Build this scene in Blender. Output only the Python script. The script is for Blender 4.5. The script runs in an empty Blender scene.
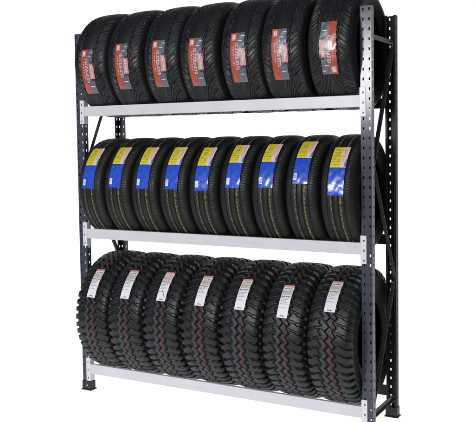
import bpy, math, random
import numpy as np
from mathutils import Matrix, Vector

S = bpy.context.scene
COL = S.collection
R_ = math.radians

# ------------------------------------------------------------------ camera
cam_d = bpy.data.cameras.new('camera'); cam = bpy.data.objects.new('camera', cam_d); COL.objects.link(cam)
S.camera = cam
cam_d.sensor_width = 36; cam_d.lens = 805.2 / 475 * 36
cam_d.shift_x = 4.13 / 475; cam_d.shift_y = -26.56 / 475
cam_d.clip_start = .05; cam_d.clip_end = 200
f = Vector((-.49008606, .86991645, -.0553265)); r = Vector((.87155718, .49007162, -.01476072)); u = Vector((-.01427335, .05545423, .9983592))
M = Matrix(((r.x, u.x, -f.x, 3.3086), (r.y, u.y, -f.y, -3.8992), (r.z, u.z, -f.z, 1.562), (0, 0, 0, 1)))
cam.matrix_world = M

# ------------------------------------------------------------------ world, lamps, exposure
w = bpy.data.worlds.new('World'); S.world = w; w.use_nodes = True
w.node_tree.nodes['Background'].inputs[0].default_value = (.95, .97, 1, 1)
w.node_tree.nodes['Background'].inputs[1].default_value = .12
def area(name, loc, target, sx, sy, power, col=(1, 1, 1)):
    d = bpy.data.lights.new(name, 'AREA'); d.shape = 'RECTANGLE'; d.size = sx; d.size_y = sy; d.energy = power; d.color = col
    o = bpy.data.objects.new(name, d); COL.objects.link(o); o.location = loc
    o.rotation_euler = (Vector(target) - Vector(loc)).to_track_quat('-Z', 'Y').to_euler()
    return o
area('key_softbox', (.40, -4.2, 2.24), (1.3, 0, 1.75), .95, .72, 84, (1, .99, 1))
area('fill_softbox', (1.6, -6.0, 3.6), (.9, 0, 1.1), 3.2, 1.8, 165, (.97, .98, 1))
# unseen lamps added under and behind the sweep to whiten it and erase shadows
area('added_underlight', (-2.2, 2.6, -.8), (-2.2, 2.6, 1), 14, 9.4, 525)
area('added_backlight', (-2.2, 6.7, 3.2), (-2.2, 0, 3.2), 14, 8.4, 470)
S.view_settings.view_transform = 'Standard'; S.view_settings.look = 'None'
S.view_settings.exposure = 0; S.view_settings.gamma = 1

# ------------------------------------------------------------------ materials
def mat(name, col, rough=.5, spec=.5, metal=0, var=0, scale=40, bump=0, bscale=200, coat=0, rvar=0):
    m = bpy.data.materials.new(name); m.use_nodes = True; nt = m.node_tree; b = nt.nodes['Principled BSDF']
    b.inputs['Base Color'].default_value = (*col, 1); b.inputs['Roughness'].default_value = rough
    b.inputs['Specular IOR Level'].default_value = spec; b.inputs['Metallic'].default_value = metal
    b.inputs['Coat Weight'].default_value = coat
    tc = nt.nodes.new('ShaderNodeTexCoord')
    if var or rvar:
        n = nt.nodes.new('ShaderNodeTexNoise'); n.inputs['Scale'].default_value = scale; n.inputs['Detail'].default_value = 6
        nt.links.new(tc.outputs['Object'], n.inputs['Vector'])
        if var:
            rp = nt.nodes.new('ShaderNodeMapRange'); rp.inputs[1].default_value = .3; rp.inputs[2].default_value = .7
            rp.inputs[3].default_value = 1 - var; rp.inputs[4].default_value = 1 + var
            nt.links.new(n.outputs[0], rp.inputs[0])
            mx = nt.nodes.new('ShaderNodeVectorMath'); mx.operation = 'SCALE'; mx.inputs[0].default_value = col
            nt.links.new(rp.outputs[0], mx.inputs['Scale']); nt.links.new(mx.outputs[0], b.inputs['Base Color'])
        if rvar:
            r2 = nt.nodes.new('ShaderNodeMapRange'); r2.inputs[1].default_value = .3; r2.inputs[2].default_value = .7
            r2.inputs[3].default_value = rough - rvar; r2.inputs[4].default_value = rough + rvar
            nt.links.new(n.outputs[0], r2.inputs[0]); nt.links.new(r2.outputs[0], b.inputs['Roughness'])
    if bump:
        n2 = nt.nodes.new('ShaderNodeTexNoise'); n2.inputs['Scale'].default_value = bscale; n2.inputs['Detail'].default_value = 4
        nt.links.new(tc.outputs['Object'], n2.inputs['Vector'])
        bp = nt.nodes.new('ShaderNodeBump'); bp.inputs['Strength'].default_value = bump; bp.inputs['Distance'].default_value = .002
        nt.links.new(n2.outputs[0], bp.inputs['Height']); nt.links.new(bp.outputs[0], b.inputs['Normal'])
    return m

def paint_line(name, col, base):
    """worn marking paint on rubber: patches of colour broken by bare rubber"""
    m = mat(name, col, .6, .3); nt = m.node_tree; b = nt.nodes['Principled BSDF']
    tc = nt.nodes.new('ShaderNodeTexCoord'); n = nt.nodes.new('ShaderNodeTexNoise'); n.inputs['Scale'].default_value = 85
    n.inputs['Detail'].default_value = 5; nt.links.new(tc.outputs['Object'], n.inputs['Vector'])
    cr = nt.nodes.new('ShaderNodeValToRGB'); cr.color_ramp.elements[0].position = .36; cr.color_ramp.elements[1].position = .62
    cr.color_ramp.elements[0].color = (*base, 1); cr.color_ramp.elements[1].color = (*col, 1)
    nt.links.new(n.outputs[0], cr.inputs[0]); nt.links.new(cr.outputs[0], b.inputs['Base Color'])
    return m

RB = (.014, .015, .017)
rub_lug = mat('rubber_mud_tread', (.0100, .0108, .0126), .42, .42, var=.3, scale=25, bump=.25, bscale=350, rvar=.08)
rub_road = mat('rubber_road_tread', (.0100, .0103, .0098), .45, .32, var=.25, scale=20, bump=.15, bscale=400, rvar=.08)
rub_sport = mat('rubber_sport_tread', (.0100, .0108, .0132), .40, .42, var=.25, scale=20, bump=.15, bscale=400, rvar=.08)
rub_side = mat('rubber_sidewall', (.008, .0083, .009), .6, .2, var=.2, scale=30, bump=.1)
rub_in = mat('rubber_liner', (.011, .011, .012), .7, .2, var=.2)
red_line = paint_line('red_line_paint', (.150, .038, .044), (.018, .016, .018))
grey_line = paint_line('grey_line_paint', (.075, .083, .105), (.018, .019, .022))
pale_line = paint_line('pale_line_paint', (.15, .15, .13), (.016, .016, .016))
yel_line = paint_line('yellow_line_paint', (.27, .20, .07), (.016, .016, .014))
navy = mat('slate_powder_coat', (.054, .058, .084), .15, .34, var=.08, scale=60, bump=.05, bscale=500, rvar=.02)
dark = mat('dark_coat_and_shade', (.012, .0125, .018), .5, .35, var=.15, scale=60, bump=.1, bscale=900)  # own coat of the rear beams; on the rear right post it paints shade
bracem = mat('brace_steel', (.045, .045, .05), .45, .4, var=.15, scale=60)
tiem = mat('tie_bar_steel', (.17, .155, .15), .5, .4, var=.15, scale=60)
white = mat('white_powder_coat', (.60, .60, .635), .38, .45, var=.035, scale=9, bump=.06, bscale=900, rvar=.06)
def scuffs(m, col, lo=.62, hi=.70, sc=(3, 30, 60)):
    nt = m.node_tree; b = nt.nodes['Principled BSDF']; src = b.inputs['Base Color'].links[0].from_socket
    tc = nt.nodes.new('ShaderNodeTexCoord'); mp = nt.nodes.new('ShaderNodeMapping'); mp.inputs['Scale'].default_value = sc
    n = nt.nodes.new('ShaderNodeTexNoise'); n.inputs['Scale'].default_value = 1; n.inputs['Detail'].default_value = 8
    nt.links.new(tc.outputs['Object'], mp.inputs['Vector']); nt.links.new(mp.outputs[0], n.inputs['Vector'])
    mr = nt.nodes.new('ShaderNodeMapRange'); mr.inputs[1].default_value = lo; mr.inputs[2].default_value = hi; mr.inputs[4].default_value = .22
    nt.links.new(n.outputs[0], mr.inputs[0])
    mx = nt.nodes.new('ShaderNodeMix'); mx.data_type = 'RGBA'; nt.links.new(mr.outputs[0], mx.inputs[0])
    nt.links.new(src, mx.inputs[6]); mx.inputs[7].default_value = (*col, 1); nt.links.new(mx.outputs[2], b.inputs['Base Color'])
scuffs(white, (.38, .38, .40))
plate = mat('white_plate_coat', (.66, .66, .70), .35, .5, var=.03, scale=30)
zinc = mat('zinc_rivet', (.45, .45, .47), .35, .5, metal=.8)
darkhole = mat('dark_rivet', (.02, .02, .03), .4, .5)
footm = mat('foot_plastic', (.018, .019, .026), .5, .4, var=.2, bump=.1)
added_sweep_mat = mat('added_backlit_sweep', (.9, .9, .9), .9, .1)
_nt = added_sweep_mat.node_tree; _tr = _nt.nodes.new('ShaderNodeBsdfTranslucent'); _tr.inputs[0].default_value = (.93, .93, .93, 1)
_df = _nt.nodes.new('ShaderNodeBsdfDiffuse'); _df.inputs[0].default_value = (.5, .5, .5, 1); _mx = _nt.nodes.new('ShaderNodeMixShader'); _mx.inputs[0].default_value = .85
_nt.links.new(_df.outputs[0], _mx.inputs[1]); _nt.links.new(_tr.outputs[0], _mx.inputs[2]); _nt.links.new(_mx.outputs[0], _nt.nodes['Material Output'].inputs['Surface'])

orange = mat('orange_print', (.37, .068, .044), .3, .5, var=.12, scale=60, coat=.3)
silver = mat('silver_foil_print', (.155, .168, .205), .36, .5, metal=.45, var=.3, scale=90, bump=.3, bscale=60)
pink = mat('pink_print', (.50, .24, .24), .35, .5, var=.3, scale=120)
lblwhite = mat('white_print', (.80, .79, .82), .35, .5, var=.06, scale=80)
letter = mat('faded_white_print', (.62, .52, .54), .4, .4, var=.35, scale=260)
plum = mat('plum_print', (.05, .02, .06), .4, .5)
yellow = mat('yellow_label_print', (.68, .56, .05), .35, .4, var=.12, scale=70, bump=.1, bscale=50)
olive = mat('olive_text_print', (.34, .33, .02), .4, .4)
peach = mat('peach_label_print', (.74, .55, .50), .35, .4, var=.1, scale=70)
peachtx = mat('brick_text_print', (.45, .25, .25), .4, .4)
blue = mat('blue_label_print', (.018, .075, .54), .28, .5, var=.2, scale=50, bump=.25, bscale=45, coat=.3)
blue2 = mat('pale_blue_print', (.06, .15, .66), .3, .5)
crease_glint = mat('painted_crease_glint', (.34, .42, .78), .22, .6, var=.3, scale=200)  # pale colour standing in for glare on wrinkled film
paper = mat('white_paper_label', (.78, .78, .83), .5, .35, var=.05, scale=60, bump=.12, bscale=60)
salmon = mat('salmon_print', (.70, .33, .30), .5, .3, var=.15, scale=120)
sage = mat('sage_print', (.52, .53, .48), .5, .3, var=.1, scale=120)
orangeline = mat('amber_line_print', (.72, .36, .16), .5, .3)
ink = mat('grey_ink', (.30, .30, .34), .5, .3)
inkd = mat('dark_ink', (.14, .11, .13), .5, .3)

# ------------------------------------------------------------------ helpers
def link(name, me, m, parent=None):
    o = bpy.data.objects.new(name, me); COL.objects.link(o)
    for x in (m if isinstance(m, (list, tuple)) else [m]): me.materials.append(x)
    if parent: o.parent = parent
    return o
def empty(name, loc, parent=None):
    o = bpy.data.objects.new(name, None); COL.objects.link(o); o.location = loc; o.empty_display_size = .05
    if parent: o.parent = parent
    return o
def struct(o): o['kind'] = 'structure'; return o

class MB:
    def __init__(s): s.v = []; s.f = []
    def box(s, a, b):
        n = len(s.v); (x0, y0, z0), (x1, y1, z1) = a, b
        s.v += [(x, y, z) for x in (x0, x1) for y in (y0, y1) for z in (z0, z1)]
        s.f += [tuple(n + i for i in q) for q in ((0, 1, 3, 2), (4, 6, 7, 5), (0, 4, 5, 1), (2, 3, 7, 6), (0, 2, 6, 4), (1, 5, 7, 3))]
        return s
    def obb(s, p0, p1, half, side):
        """bar from p0 to p1: half = (half width along 'side', half thickness)"""
        p0, p1 = Vector(p0), Vector(p1); d = (p1 - p0).normalized(); a = Vector(side); a = (a - d * a.dot(d)).normalized(); b = d.cross(a)
        n = len(s.v)
        for p in (p0, p1):
            for i, j in ((-1, -1), (1, -1), (1, 1), (-1, 1)): s.v.append(tuple(p + a * half[0] * i + b * half[1] * j))
        s.f += [tuple(n + i for i in q) for q in ((0, 3, 2, 1), (4, 5, 6, 7), (0, 1, 5, 4), (1, 2, 6, 5), (2, 3, 7, 6), (3, 0, 4, 7))]
        return s
    def cyl(s, c, axis, rad, h, n=14):
        c = Vector(c); ax = Vector(axis).normalized(); t = ax.orthogonal().normalized(); b = ax.cross(t); k = len(s.v)
        for j, (hh, rr) in enumerate(((0, rad), (h * .7, rad), (h, rad * .7))):
            for i in range(n):
                a = 2 * math.pi * i / n; s.v.append(tuple(c + ax * hh + (t * math.cos(a) + b * math.sin(a)) * rr))
        for j in range(2):
            for i in range(n): s.f.append((k + j * n + i, k + j * n + (i + 1) % n, k + (j + 1) * n + (i + 1) % n, k + (j + 1) * n + i))
        s.f.append(tuple(k + 2 * n + i for i in range(n))); s.f.append(tuple(k + i for i in reversed(range(n))))
        return s
    def sheet(s, us, vs, holes, P):
        """perforated sheet: grid us x vs, holes = set of missing cells, P(u, v, t) -> xyz for t = 0 (face) and 1 (back)"""
        n = len(s.v); U, V = len(us), len(vs)
        for t in (0, 1):
            for a in us:
                for b in vs: s.v.append(tuple(P(a, b, t)))
        ix = lambda i, j, t: n + t * U * V + i * V + j
        solid = lambda i, j: 0 <= i < U - 1 and 0 <= j < V - 1 and (i, j) not in holes
        for i in range(U - 1):
            for j in range(V - 1):
                if not solid(i, j): continue
                s.f.append((ix(i, j, 0), ix(i + 1, j, 0), ix(i + 1, j + 1, 0), ix(i, j + 1, 0)))
                s.f.append((ix(i, j, 1), ix(i, j + 1, 1), ix(i + 1, j + 1, 1), ix(i + 1, j, 1)))
                for (di, dj, a, b) in ((-1, 0, (i, j), (i, j + 1)), (1, 0, (i + 1, j + 1), (i + 1, j)), (0, -1, (i + 1, j), (i, j)), (0, 1, (i, j + 1), (i + 1, j + 1))):
                    if not solid(i + di, j + dj): s.f.append((ix(*a, 0), ix(*b, 0), ix(*b, 1), ix(*a, 1)))
        return s
    def build(s, name, m, parent=None, bevel=0, loc=None):
        me = bpy.data.meshes.new(name); me.from_pydata(s.v, [], s.f); me.update()
        import bmesh
        bm = bmesh.new(); bm.from_mesh(me)
        bmesh.ops.recalc_face_normals(bm, faces=bm.faces)
        if bevel: bmesh.ops.bevel(bm, geom=bm.edges[:], offset=bevel, segments=2, affect='EDGES', profile=.6)
        bm.to_mesh(me); bm.free()
        o = link(name, me, m, parent)
        if loc: o.location = loc
        return o

# ------------------------------------------------------------------ setting: added white sweep, lit through by hidden lamps
prof = [(-2.0, 0)] + [(4.2 + 1.6 * math.sin(a), 1.6 - 1.6 * math.cos(a)) for a in np.linspace(0, math.pi / 2, 24)] + [(5.8, 7.5)]
vs, fs = [], []
for y, z in prof: vs += [(-8.8, y, z), (5.4, y, z)]
for i in range(len(prof) - 1): fs.append((2 * i, 2 * i + 1, 2 * i + 3, 2 * i + 2))
me = bpy.data.meshes.new('added_backdrop'); me.from_pydata(vs, [], fs); me.update()
for p in me.polygons: p.use_smooth = True
struct(link('added_backdrop', me, added_sweep_mat))

# ------------------------------------------------------------------ the rack
W, D, H = 1.9194, .4217, 2.2272
PW, PD, TH = .0587, .0377, .0022
BEAM = [1.7803, 1.0243, .1687]; BH = .0607
rack = empty('tyre_rack', (W / 2, D / 2, 0))
rack['label'] = 'tall slotted grey metal rack with white front beams holding three rows of tyres'
rack['category'] = 'tyre rack'
RO = Vector((-W / 2, -D / 2, 0))
def part(mb, name, m, parent=rack, bevel=0):
    mb.v = [tuple(Vector(p) + RO) for p in mb.v]
    return mb.build(name, m, parent, bevel)

hz = [2.21 - .05 * k for k in range(44) if 2.21 - .05 * k > .02]
def grid_axis(lo, hi, cuts):
    xs = [lo]; marks = []
    for a, b in sorted(cuts): marks.append(len(xs)); xs += [a, b]
    xs.append(hi); return xs, marks
for sx, xo in ((1, 0), (-1, W)):
    for sy, yo in ((1, 0), (-1, D)):
        m = dark if (sx == -1 and sy == -1) else navy  # rear right post gets a darker coat as painted shadow
        mb = MB()
        X = lambda v: xo + sx * v
        Y = lambda v: yo + sy * v
        zs, zm = grid_axis(0.004, H, [(z - .0072, z + .0072) for z in hz])
        us, um = grid_axis(0, PW, [(.0072, .0148), (.0402, .0478)])
        holes = {(i - 0, j) for i in um for j in zm}
        mb.sheet(us, zs, holes, lambda a, b, t: (X(a), Y(t * TH), b))
        us2, um2 = grid_axis(TH, PD, [(.016, .024)])
        h2 = {(i, j) for i in um2 for j in zm}
        mb.sheet(us2, zs, h2, lambda a, b, t: (X(t * TH), Y(a), b))
        mb.sheet(us2, zs, h2, lambda a, b, t: (X(PW - t * TH), Y(a), b))
        # small stiffening lips on the open back
        mb.box((X(TH), Y(PD - TH), .004), (X(.012), Y(PD), H)); mb.box((X(PW - TH), Y(PD - TH), .004), (X(PW - .012), Y(PD), H))
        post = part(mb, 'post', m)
        if sx == -1 and sy == -1: post['label'] = 'rear post by the right end, its shade painted nearly black'
        fb = MB(); fb.box((X(-.004), Y(-.004), 0.006), (X(PW + .004), Y(PD + .006), .056)); fb.box((X(-.010), Y(-.010), 0), (X(PW + .010), Y(PD + .012), .0058))
        ft = part(fb, 'foot', footm, rack, .0015); ft.parent = post
        rb = MB().cyl((X(PW * .62), Y(-.004), .03), (0, -sy, 0), .006, .004); rv = part(rb, 'rivet', zinc); rv.parent = post

for bz in BEAM:
    z0, z1 = bz - BH, bz
    # white front beam: face sheet with a folded top and bottom lip
    mb = MB().box((PW + .0045, -.0025, z0), (W - PW - .0045, .020, z1))
    bo = part(mb, 'front_beam', white, rack, .0022)
    for sx, xo in ((1, 0), (-1, W)):
        X = lambda v: xo + sx * v
        a, b = z0 - .047, z1 + .038
        zc_ = (z0 + z1) / 2; ph = [zc_ + .042, zc_ - .009, zc_ - .060]
        zs, zm = grid_axis(a, b, [(z - .0052, z + .0052) for z in ph])
        us, um = grid_axis(.031, PW + .0042, [(.0402, .0478)])
        pm = MB().sheet(us, zs, {(i, j) for i in um for j in zm}, lambda p, q, t: (X(p), -.0003 - .0027 * (1 - t), q))
        pm.box((X(PW + .0008), -.0004, a), (X(PW + .0042), .036, b))
        po = part(pm, 'end_plate', plate); po.parent = bo
        for z in ph:
            ro = part(MB().cyl((X(.044), .0014, z), (0, -1, 0), .0044, .0020, 10), 'rivet', darkhole); ro.parent = bo
    mb = MB().box((PW + .002, D - .020, z0 + .004), (W - PW - .002, D - .001, z1 - .001))
    part(mb, 'rear_beam', dark, rack, .002)

for sx, xo in ((1, 0), (-1, W)):
    x = xo + sx * .022
    for (p0, p1, nm, m_, hw) in (((.03, 2.08), (D - .03, 2.08), 'tie_bar', tiem, .012), ((.03, .115), (D - .03, .115), 'tie_bar', bracem, .014),
                             ((.035, 1.37), (D - .035, 2.06), 'brace', bracem, .011), ((.035, 1.45), (D - .035, .80), 'brace', bracem, .011),
                             ((.035, .15), (D - .035, .76), 'brace', bracem, .011)):
        xx = x - sx * .006 if (nm == 'brace' and p0[1] > 1.4) else x
        mb = MB().obb((xx, *p0), (xx, *p1), (hw, .002), (0, 0, 1) if nm == 'tie_bar' else (0, 1, 0))
        mb.obb((xx - sx * .008, p0[0], p0[1] - hw + .001), (xx - sx * .008, p1[0], p1[1] - hw + .001), (.0075, .0015), (1, 0, 0))
        bo = part(mb, nm, m_)
        for pe in (p0, p1):
            ro = part(MB().cyl((xx - sx * .002, *pe), (-sx, 0, 0), .006, .004), 'rivet', zinc); ro.parent = bo

# ------------------------------------------------------------------ tyres
def catmull(pts, n=12):
    P = [np.array(p, float) for p in pts]; P = [2 * P[0] - P[1]] + P + [2 * P[-1] - P[-2]]; out = []
    for i in range(1, len(P) - 2):
        for t in np.linspace(0, 1, n, endpoint=False):
            a, b, c, d = P[i - 1:i + 3]
            out.append(.5 * ((2 * b) + (c - a) * t + (2 * a - 5 * b + 4 * c - d) * t * t + (3 * b - a - 3 * c + d) * t ** 3))
    out.append(P[-2]); return np.array(out)
def arclen(c): return np.concatenate([[0], np.cumsum(np.hypot(*np.diff(c, axis=0).T))])
def resample(c, s): L = arclen(c); return np.stack([np.interp(s, L, c[:, k]) for k in (0, 1)], 1)

def revolve(name, xs, rs, NT, m, parent, close_u=False, mats=None, matid=None, smooth=True):
    """xs, rs : (NT, NU) arrays"""
    NU = xs.shape[1]; th = np.arange(NT) * 2 * np.pi / NT
    co = np.stack([xs, -rs * np.cos(th)[:, None], rs * np.sin(th)[:, None]], 2).reshape(-1, 3)
    i, j = np.meshgrid(np.arange(NT), np.arange(NU - 1), indexing='ij'); i2 = (i + 1) % NT
    q = np.stack([i * NU + j, i2 * NU + j, i2 * NU + j + 1, i * NU + j + 1], 2).reshape(-1, 4)
    me = bpy.data.meshes.new(name); nf = len(q)
    me.vertices.add(len(co)); me.vertices.foreach_set('co', co.ravel())
    me.loops.add(nf * 4); me.loops.foreach_set('vertex_index', q.ravel().astype(np.int32))
    me.polygons.add(nf); me.polygons.foreach_set('loop_start', np.arange(nf, dtype=np.int32) * 4)
    me.polygons.foreach_set('use_smooth', np.full(nf, smooth))
    if matid is not None: me.polygons.foreach_set('material_index', matid.ravel().astype(np.int32))
    me.update(calc_edges=True); me.validate()
    return link(name, me, m, parent)

def sst(e0, e1, x): t = np.clip((x - e0) / (e1 - e0), 0, 1); return t * t * (3 - 2 * t)
def tri(x): return 2 * np.abs(2 * (x - np.floor(x + .5))) - 1           # triangle wave, -1..1, period 1
def pdist(x): return np.abs(x - np.round(x))                             # distance to nearest integer

# height functions: v = signed lateral arc in mm, s = arc around in mm (C the circumference); result 0 = top, 1 = groove floor
def tread_mud(v, s, C):
    n = 48; p = C / n; q = s / p
    z = 8.5 * np.clip(1.35 * tri(q), -1, 1)
    out = np.zeros_like(v)
    for c, ww in ((-40, 11), (0, 7.5), (40, 11)):
        out = np.maximum(out, (1 - sst(ww / 2 - 1.1, ww / 2 + 1.1, np.abs(v - c - z))) * (1 if c else .9))
    av = np.abs(v); sg = np.sign(v)
    # open shoulder gaps, slanted, staggered between the two sides, alternately wide and narrow lugs
    jit = .05 * np.sin(q * 2 * np.pi / 3.0)
    ql = q + .25 * sg + jit + (av - 70) * .0042 + .10 * sst(72, 80, av)
    lug = pdist(ql) * p
    wid = 6.0 + 4.0 * sst(78, 92, av)
    gap = (1 - sst(wid - 1.2, wid + 1.2, lug)) * (av > 40 + sg * z)
    out = np.maximum(out, gap)
    # small cuts in the centre ribs
    rib = (1 - sst(1.4, 2.8, pdist(q + .25 + v * .016) * p)) * (av < 36) * .75
    return np.maximum(out, rib), q, z
def tread_road(v, s, C):
    n = 130; p = C / n; q = s / p; out = np.zeros_like(v)
    for c, ww in ((-47, 8), (-14.5, 8.5), (14.5, 8.5), (47, 8)): out = np.maximum(out, 1 - sst(ww / 2 - 1, ww / 2 + 1, np.abs(v - c)))
    av = np.abs(v)
    sh = (1 - sst(.9, 2.2, pdist(q + av * .006) * p)) * sst(54, 58, av) * (1 - sst(92, 97, av)) * .34
    mid = (1 - sst(.9, 2.0, pdist(q * .5 + v * .02) * p * 2)) * (av < 44) * (av > 18) * .3
    dec = (1 - sst(.5, 1.4, np.abs(av - 60))) * .25
    return np.maximum(out, np.maximum(sh, np.maximum(mid, dec))), q, 0 * v
def tread_sport(v, s, C):
    n = 27; p = C / n; av = np.abs(v); out = np.zeros_like(v)
    g = 250 * (1 - np.exp(-av / 42)); gp = 250 / 42 * np.exp(-av / 42)
    cosn = 1 / np.sqrt(1 + gp ** 2)
    q = (s - g) / p + .25 * np.sign(v)
    d = pdist(q) * p * cosn
    w_ = 1.7 + 1.3 * sst(5, 50, av)
    out = np.maximum(out, (1 - sst(w_ - .9, w_ + .9, d)) * sst(3, 7, av) * (1 - sst(100, 106, av)))
    d2 = pdist(q + .5) * p * cosn
    out = np.maximum(out, (1 - sst(1.4, 2.8, d2)) * sst(20, 26, av) * (1 - sst(68, 74, av)) * .8)
    out = np.maximum(out, 1 - sst(2.6, 4.4, np.abs(av - 58)) )
    d3 = pdist(s / p * 3 - g * 3 / p + .1 * np.sign(v)) * p / 3
    out = np.maximum(out, (1 - sst(1.2, 2.4, d3)) * sst(64, 68, av) * (1 - sst(104, 110, av)) * .55)
    return out, s / p, 0 * v

def make_tyre(kind, prof_mm, n_tread, fn, depth, NT, NU, tm):
    half = catmull([(a / 1000, b / 1000) for a, b in prof_mm])
    root = empty('tyre', (0, 0, 0))
    # split the half profile at the end of the tread band
    L = arclen(half); xt, rt = [c / 1000 for c in prof_mm[n_tread]]
    k = int(np.argmin(np.hypot(half[:, 0] - xt, half[:, 1] - rt))); Lt = L[k]
    ss = np.linspace(0, Lt, NU // 2 + 1); hp = resample(half, ss)
    x = np.concatenate([-hp[::-1, 0], hp[1:, 0]]); rr = np.concatenate([hp[::-1, 1], hp[1:, 1]]); v = np.concatenate([-ss[::-1], ss[1:]]) * 1000
    tx, tr = np.gradient(x), np.gradient(rr); nl = np.hypot(tx, tr); nx, nr = -tr / nl, tx / nl     # outward normal
    R0 = prof_mm[0][1]; C = 2 * np.pi * R0
    s = (np.arange(NT) / NT * C)[:, None] * np.ones_like(v)[None]; V = v[None] * np.ones_like(s)
    h, q, z = fn(V, s, C)
    fade = 1 - sst(Lt * 1000 - (16 if kind == 'mud' else 6), Lt * 1000 - 1, np.abs(V)) * (1 if kind == 'mud' else .85)
    dep = depth / 1000 * h * fade
    X = x[None] - nx[None] * dep; RR = rr[None] - nr[None] * dep
    # painted lines
    vm = (V[:, 1:] + V[:, :-1]) / 2; hm = np.maximum(h[:, 1:], h[:, :-1]); zm = z[:, 1:]
    mid = np.zeros(vm.shape)
    if kind == 'mud':
        mid[(np.abs(vm - 20 - zm) < 6.0) & (hm < .35)] = 1; mid[(np.abs(vm + 20 - zm) < 5.0) & (hm < .35)] = 2; mats = [tm, red_line, grey_line]
    elif kind == 'road':
        mid[(np.abs(vm - 25) < 4.2) & (hm < .3)] = 1; mid[(np.abs(vm + 26) < 3.6) & (hm < .3)] = 2; mats = [tm, yel_line, pale_line]
    else: mats = [tm]
    revolve('tread', X, RR, NT, mats, root, matid=mid)
    # sidewalls with moulded rings and a scuff rib
    rest = half[k:]; Lr = arclen(rest); sr = np.linspace(0, Lr[-1], 46); pr = resample(rest, sr)
    gx, gr = np.gradient(pr[:, 0]), np.gradient(pr[:, 1]); gl = np.hypot(gx, gr); ox, orr = -gr / gl, gx / gl
    bump = sum(a * np.exp(-((sr / Lr[-1] - c) / wd) ** 2) for a, c, wd in ((.0012, .2, .012), (.0012, .3, .012), (.0018, .78, .03), (.001, .55, .01)))
    N2 = 192
    if kind == 'mud':
        teeth = (sst(.22, .30, pdist(np.arange(N2) / N2 * 48 + .5)) * .003)[:, None] * np.exp(-((sr / Lr[-1] - .06) / .06) ** 2)[None]
    else: teeth = np.zeros((N2, len(sr)))
    # raised letters-like blocks are not readable in the photo; a ring of fine ribs only
    ribs = (.0006 * (np.cos(np.arange(N2) * 2 * np.pi / 4) > 0))[:, None] * np.exp(-((sr / Lr[-1] - .42) / .07) ** 4)[None]
    for sg in (-1, 1):
        xs = sg * (pr[None, :, 0] + ox[None] * (bump[None] + teeth + ribs)); rs = pr[None, :, 1] + orr[None] * (bump[None] + teeth + ribs)
        if kind != 'mud': pass
        revolve('sidewall', xs * np.ones((N2, 1)), rs * np.ones((N2, 1)), N2, rub_side, root)
    # inner liner
    bx, br = pr[-1]
    inner = catmull([(bx, br), (bx - .012, br + .002), (bx - .006, br + .03), (prof_mm[-4][0] / 1000 - .012, prof_mm[-4][1] / 1000), (prof_mm[n_tread][0] / 1000 - .02, prof_mm[n_tread][1] / 1000 - .02), (.05, R0 / 1000 - .022), (0, R0 / 1000 - .021)], 6)
    full = np.concatenate([inner, np.stack([-inner[::-1][1:, 0], inner[::-1][1:, 1]], 1)])
    revolve('inner_liner', full[None, :, 0] * np.ones((96, 1)), full[None, :, 1] * np.ones((96, 1)), 96, rub_in, root)
    crown = lambda xx: np.interp(abs(xx), half[:k + 1, 0], half[:k + 1, 1])
    return root, crown, R0 / 1000

def patches(name, rects, box, crown, R, m, parent, lift, wob=0, seed=0):
    """thin curved sheets lying on the tread. rects = (u0,u1,v0,v1[,skew]) in label space, u across, v downwards. box = (x0, x1, arc length)"""
    x0, x1, A = box; vs, fs = [], []
    rnd = random.Random(seed); ph = [rnd.uniform(0, 6.28) for _ in range(4)]
    for rc in rects:
        u0, u1, v0, v1 = rc[:4]; sk = rc[4] if len(rc) > 4 else 0
        nu = max(1, int((u1 - u0) * (x1 - x0) / .004)); nv = max(1, int((v1 - v0) * A / .004)); n = len(vs)
        top = []
        for t in (0, 1):
            for i in range(nu + 1):
                for j in range(nv + 1):
                    uu = u0 + (u1 - u0) * i / nu + sk * j / nv; vv = v0 + (v1 - v0) * j / nv
                    x = x0 + (x1 - x0) * uu; th = (0.5 - vv) * A / R
                    wv = wob * (math.sin(uu * 9 + vv * 23 + ph[0]) + math.sin(vv * 41 - uu * 6 + ph[1]) * .6 + math.sin(uu * 17 + ph[2] + vv * 9) * .4) / 2
                    rr = crown(x) + lift + wv - (.0005 if t else 0)
                    vs.append((x, -rr * math.cos(th), rr * math.sin(th)))
        ix = lambda i, j, t=0: n + t * (nu + 1) * (nv + 1) + i * (nv + 1) + j
        for i in range(nu):
            for j in range(nv):
                fs.append((ix(i, j), ix(i, j + 1), ix(i + 1, j + 1), ix(i + 1, j)))
        for i in range(nu):
            fs.append((ix(i, 0), ix(i + 1, 0), ix(i + 1, 0, 1), ix(i, 0, 1))); fs.append((ix(i, nv), ix(i, nv, 1), ix(i + 1, nv, 1), ix(i + 1, nv)))
        for j in range(nv):
            fs.append((ix(0, j), ix(0, j, 1), ix(0, j + 1, 1), ix(0, j + 1))); fs.append((ix(nu, j), ix(nu, j + 1), ix(nu, j + 1, 1), ix(nu, j, 1)))
    me = bpy.data.meshes.new(name); me.from_pydata(vs, [], fs); me.update()
    o = link(name, me, m, parent); return o

rnd = random.Random(4)
def textrow(u0, u1, v, h, word=.12, gap=.05):
    out = []; x = u0
    while x < u1:
        l = word * rnd.uniform(.5, 1.4); out.append((x, min(u1, x + l), v, v + h)); x += l + gap * rnd.uniform(.6, 1.3)
    return out

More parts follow.
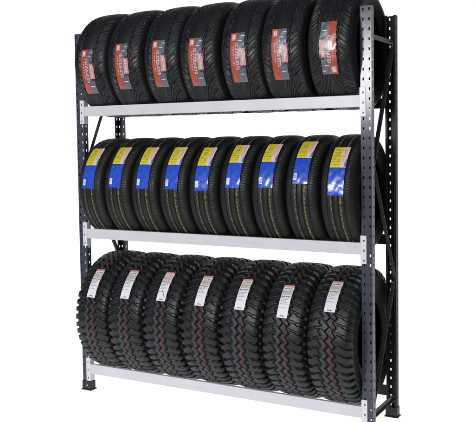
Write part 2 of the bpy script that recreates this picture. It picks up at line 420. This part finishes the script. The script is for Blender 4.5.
# ---- mud-terrain tyre (bottom row)
mud, cr, R0 = make_tyre('mud', [(0, 373), (55, 371.5), (92, 367), (109, 359), (119, 344), (126, 319), (128, 288), (122, 252), (108, 215), (100, 197)], 5, tread_mud, 14, 1300, 124, rub_lug)
bx = (-.0305, .0305, .190)
pl_ = patches('paper_label', [(0, 1, 0, 1)], bx, cr, R0, paper, mud, .0018, .0006, 1)
patches('header_band', [(0, 1, 0, .075)], bx, cr, R0, salmon, pl_, .0022, .0006, 1)
patches('salmon_rule', [(0, 1, .165, .182)], bx, cr, R0, salmon, pl_, .0022, .0006, 1)
patches('tinted_panel', [(.02, .98, .19, .30)], bx, cr, R0, sage, pl_, .0022, .0006, 1)
patches('amber_line', [(.04, .96, .305, .328)], bx, cr, R0, orangeline, pl_, .0022, .0006, 1)
patches('dark_text', textrow(.12, .85, .105, .03) + textrow(.06, .9, .36, .035) + textrow(.3, .72, .935, .03, .08, .03), bx, cr, R0, inkd, pl_, .0024, .0006, 1)
patches('grey_text', sum([textrow(.08, rnd.uniform(.6, .92), a, .016) for a in (.215, .25, .42, .46, .50, .55, .60, .70)], []), bx, cr, R0, ink, pl_, .0024, .0006, 1)

# ---- road tyre (middle row)
road, cr2, R2 = make_tyre('road', [(0, 310), (42, 309), (66, 305.5), (81, 298), (89, 287), (96, 268), (98.8, 250), (96, 230), (88, 208), (80, 197)], 4, tread_road, 7.5, 1400, 92, rub_road)
bx2 = (-.043, .043, .276)
yl = patches('yellow_label', [(0, .64, 0, .475)], bx2, cr2, R2, yellow, road, .0014, .0005, 2)
patches('printed_text', sum([textrow(.06, rnd.uniform(.4, .58), a, .018, .09, .03) for a in (.05, .085, .13, .20, .235, .30, .34, .40)], []) + [(.2, .5, .16, .185), (.12, .3, .27, .29)], bx2, cr2, R2, olive, yl, .0018, .0005, 2)
pk = patches('peach_panel', [(.64, 1, 0, .475)], bx2, cr2, R2, peach, road, .0014, .0005, 2)
patches('printed_text', [(.70 + .07 * i, .72 + .07 * i, .03 + .02 * (i % 2), .03 + .02 * (i % 2) + l) for i, l in enumerate((.26, .34, .22))], bx2, cr2, R2, peachtx, pk, .0018, .0005, 2)
for _r in ((.93, .99, .30, .46), (.88, .92, .36, .44)): patches('blue_mark', [_r], bx2, cr2, R2, blue2, pk, .0018, .0005, 2)
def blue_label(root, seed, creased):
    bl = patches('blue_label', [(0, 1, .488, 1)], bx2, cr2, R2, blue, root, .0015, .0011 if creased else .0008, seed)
    patches('pale_stripe', [(.16, .175, .52, .98), (.5, .515, .5, .97), (.62, .63, .5, .97), (.80, .812, .5, .97)], bx2, cr2, R2, blue2, bl, .0019, .0011 if creased else .0008, seed)
    patches('barcode_box', [(.06, .27, .80, .93)], bx2, cr2, R2, lblwhite, bl, .0020, .0011 if creased else .0008, seed)
    patches('barcode_line', [(.09, .24, .82 + .02 * i, .828 + .02 * i) for i in range(5)], bx2, cr2, R2, blue2, bl, .0022, .0011 if creased else .0008, seed)
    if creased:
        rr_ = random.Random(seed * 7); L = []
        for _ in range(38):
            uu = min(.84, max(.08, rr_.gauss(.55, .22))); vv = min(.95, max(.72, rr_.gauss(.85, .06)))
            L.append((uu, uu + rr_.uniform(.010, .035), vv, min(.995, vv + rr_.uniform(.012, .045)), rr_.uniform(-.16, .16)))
        patches('crease_glint', L, bx2, cr2, R2, crease_glint, bl, .0023, .0011, seed)  # light flecks painted as glints along the wrinkles
    return bl

# ---- sport tyre (top row)
sport, cr3, R3 = make_tyre('sport', [(0, 322), (52, 320.5), (90, 315), (108, 306), (117, 294), (124.5, 277), (127.5, 262), (124, 244), (112, 225), (106, 217)], 4, tread_sport, 7, 1200, 116, rub_sport)
bx3 = (-.046, .046, .270)
sv = patches('silver_label', [(.42, .92, 0, 1)], bx3, cr3, R3, silver, sport, .0014, .0008, 3)
for _r in ((.72, .95, .275, .32), (.70, .98, .655, .70), (.90, .97, .33, .37)): patches('plum_notch', [_r], bx3, cr3, R3, plum, sv, .0018, .0008, 3)
patches('red_emblem', [(.62, .99, .325, .655)], bx3, cr3, R3, pink, sv, .0017, .0008, 3)
patches('emblem_stroke', [(.69 + .03 * (i % 2), .86 + .03 * (i % 3), .35 + .042 * i, .362 + .042 * i, .05 - .1 * (i % 2)) for i in range(7)] + [(.73, .77, .35, .45, .06), (.82, .85, .48, .62, -.05)], bx3, cr3, R3, letter, sv, .0021, .0008, 3)
for _r in ((.52, .78, .16, .172, -.06), (.5, .76, .82, .832, .08), (.70, .88, .06, .072, .03)): patches('foil_mark', [_r], bx3, cr3, R3, lblwhite, sv, .0018, .0008, 3)
og = patches('orange_label', [(0, .44, 0, 1)], bx3, cr3, R3, orange, sport, .0019, .0008, 3)
patches('pale_box', [(.07, .36, .03, .155)], bx3, cr3, R3, pink, og, .0022, .0008, 3)
patches('pale_box_glyph', [(.14, .18, .05, .13), (.18, .30, .05, .065), (.26, .30, .05, .13), (.18, .30, .11, .12)], bx3, cr3, R3, lblwhite, og, .0025, .0008, 3)
gl = []
v0 = .22
while v0 < .74:                       # a column of small white letter-like strokes, too small to read in the photo
    h = rnd.uniform(.016, .026); a = .32 + rnd.uniform(0, .03); b = .56 - rnd.uniform(0, .04)
    gl += [(a, b, v0, v0 + .0085, rnd.uniform(-.03, .03))]
    if rnd.random() < .6: gl += [(a, a + .05, v0, v0 + h)]
    if rnd.random() < .6: gl += [(b - .05, b, v0, v0 + h)]
    v0 += h + .008
v0 = .28
while v0 < .64: gl += [(.17, .24, v0, v0 + .012, .02)]; v0 += rnd.uniform(.02, .045)
patches('white_lettering', gl, bx3, cr3, R3, letter, og, .0025, .0008, 3)

# ---- place the tyres
def copy_tree(o, parent=None):
    c = o.copy(); COL.objects.link(c); c.parent = parent
    for ch in list(o.children): copy_tree(ch, c)
    return c
def seat(R, bz, g): return bz + math.sqrt(R * R - g * g)
ORD = ['first', 'second', 'third', 'fourth', 'fifth', 'sixth', 'seventh', 'eighth', 'ninth']
def row(proto, xs, ths, zc, group, labels, extra=None, flip=()):
    todo = [proto] + [copy_tree(proto) for _ in xs[1:]]
    for i, (o, x, th) in enumerate(zip(todo, xs, ths)):
        o.location = (x, D / 2, zc); fl = i in flip
        o.rotation_euler = (R_(th) if fl else -R_(th), math.pi if fl else 0, 0)
        o['label'] = labels[i]; o['category'] = 'tyre'; o['group'] = group
        if extra: extra(o, i)
XT = [.0587 + .1287 + .2574 * i for i in range(7)]
tops = ['leftmost sport tyre on the top shelf, orange and silver sticker, beside the left post',
        'second sport tyre from the left post on the top shelf, orange and silver sticker',
        'third sport tyre from the left post on the top shelf, orange and silver sticker',
        'middle sport tyre of the seven on the top shelf, orange and silver sticker',
        'third sport tyre from the right post on the top shelf, orange strip left of silver',
        'sport tyre second from the right on the top shelf, orange left of silver',
        'rightmost sport tyre on the top shelf, sticker upside down with orange at right']
row(sport, [XT[0] + .0, XT[1] - .004, XT[2], XT[3] - .012, XT[4] - .004, XT[5] - .014, XT[6] - .004],
    [-10.2, -7, -6.9, -7.9, -6.4, -6.1, -3.2], seat(.3215, BEAM[0], .196), 'sport tyres on the top shelf', tops, flip=(6,))
XM = [.0597 + .1 + .2 * i for i in range(9)]
mids = ['leftmost road tyre on the middle shelf, smooth yellow and blue stickers, beside the left post',
        'second road tyre from the left post on the middle shelf, yellow and blue stickers',
        'third road tyre from the left post on the middle shelf, yellow and blue stickers',
        'fourth road tyre from the left post on the middle shelf, smooth blue sticker',
        'middle road tyre of the nine on the middle shelf, blue sticker creased, painted glints',
        'road tyre just right of the middle one on the middle shelf, smooth blue sticker',
        'third road tyre from the right on the middle shelf, blue sticker creased, painted glints',
        'road tyre second from the right on the middle shelf, stickers turned highest of its row',
        'rightmost road tyre on the middle shelf beside the right post, blue sticker creased, painted glints']
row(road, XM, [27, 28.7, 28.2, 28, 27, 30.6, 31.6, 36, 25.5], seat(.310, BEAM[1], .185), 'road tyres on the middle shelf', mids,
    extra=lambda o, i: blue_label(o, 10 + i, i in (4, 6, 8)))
bots = ['leftmost chunky off-road tyre on the bottom shelf, overlapping the left post',
        'second chunky off-road tyre from the left post on the bottom shelf, white paper sticker',
        'third chunky off-road tyre from the left post, dark pen stroke across its sticker',
        'middle chunky off-road tyre of the seven on the bottom shelf, white paper sticker',
        'third chunky off-road tyre from the right post on the bottom shelf, white paper sticker',
        'chunky off-road tyre second from the right on the bottom shelf, sticker lowest',
        'rightmost chunky off-road tyre on the bottom shelf, partly behind the right post']
row(mud, [XT[0] + .004, XT[1] - .006, XT[2] - .008, XT[3] - .006, XT[4] - .008, XT[5] - .006, XT[6] - .004],
    [35.7, 37.7, 39, 38.3, 38.4, 35.5, 44], seat(.3725, BEAM[2], .185), 'off-road tyres on the bottom shelf', bots)
third = [o for o in bpy.data.objects if o.get('label') == bots[2]][0]
patches('pen_stroke', [(.40, .46, .66, .90, .42)], bx, cr, R0, inkd, third, .0028, .0006, 1)
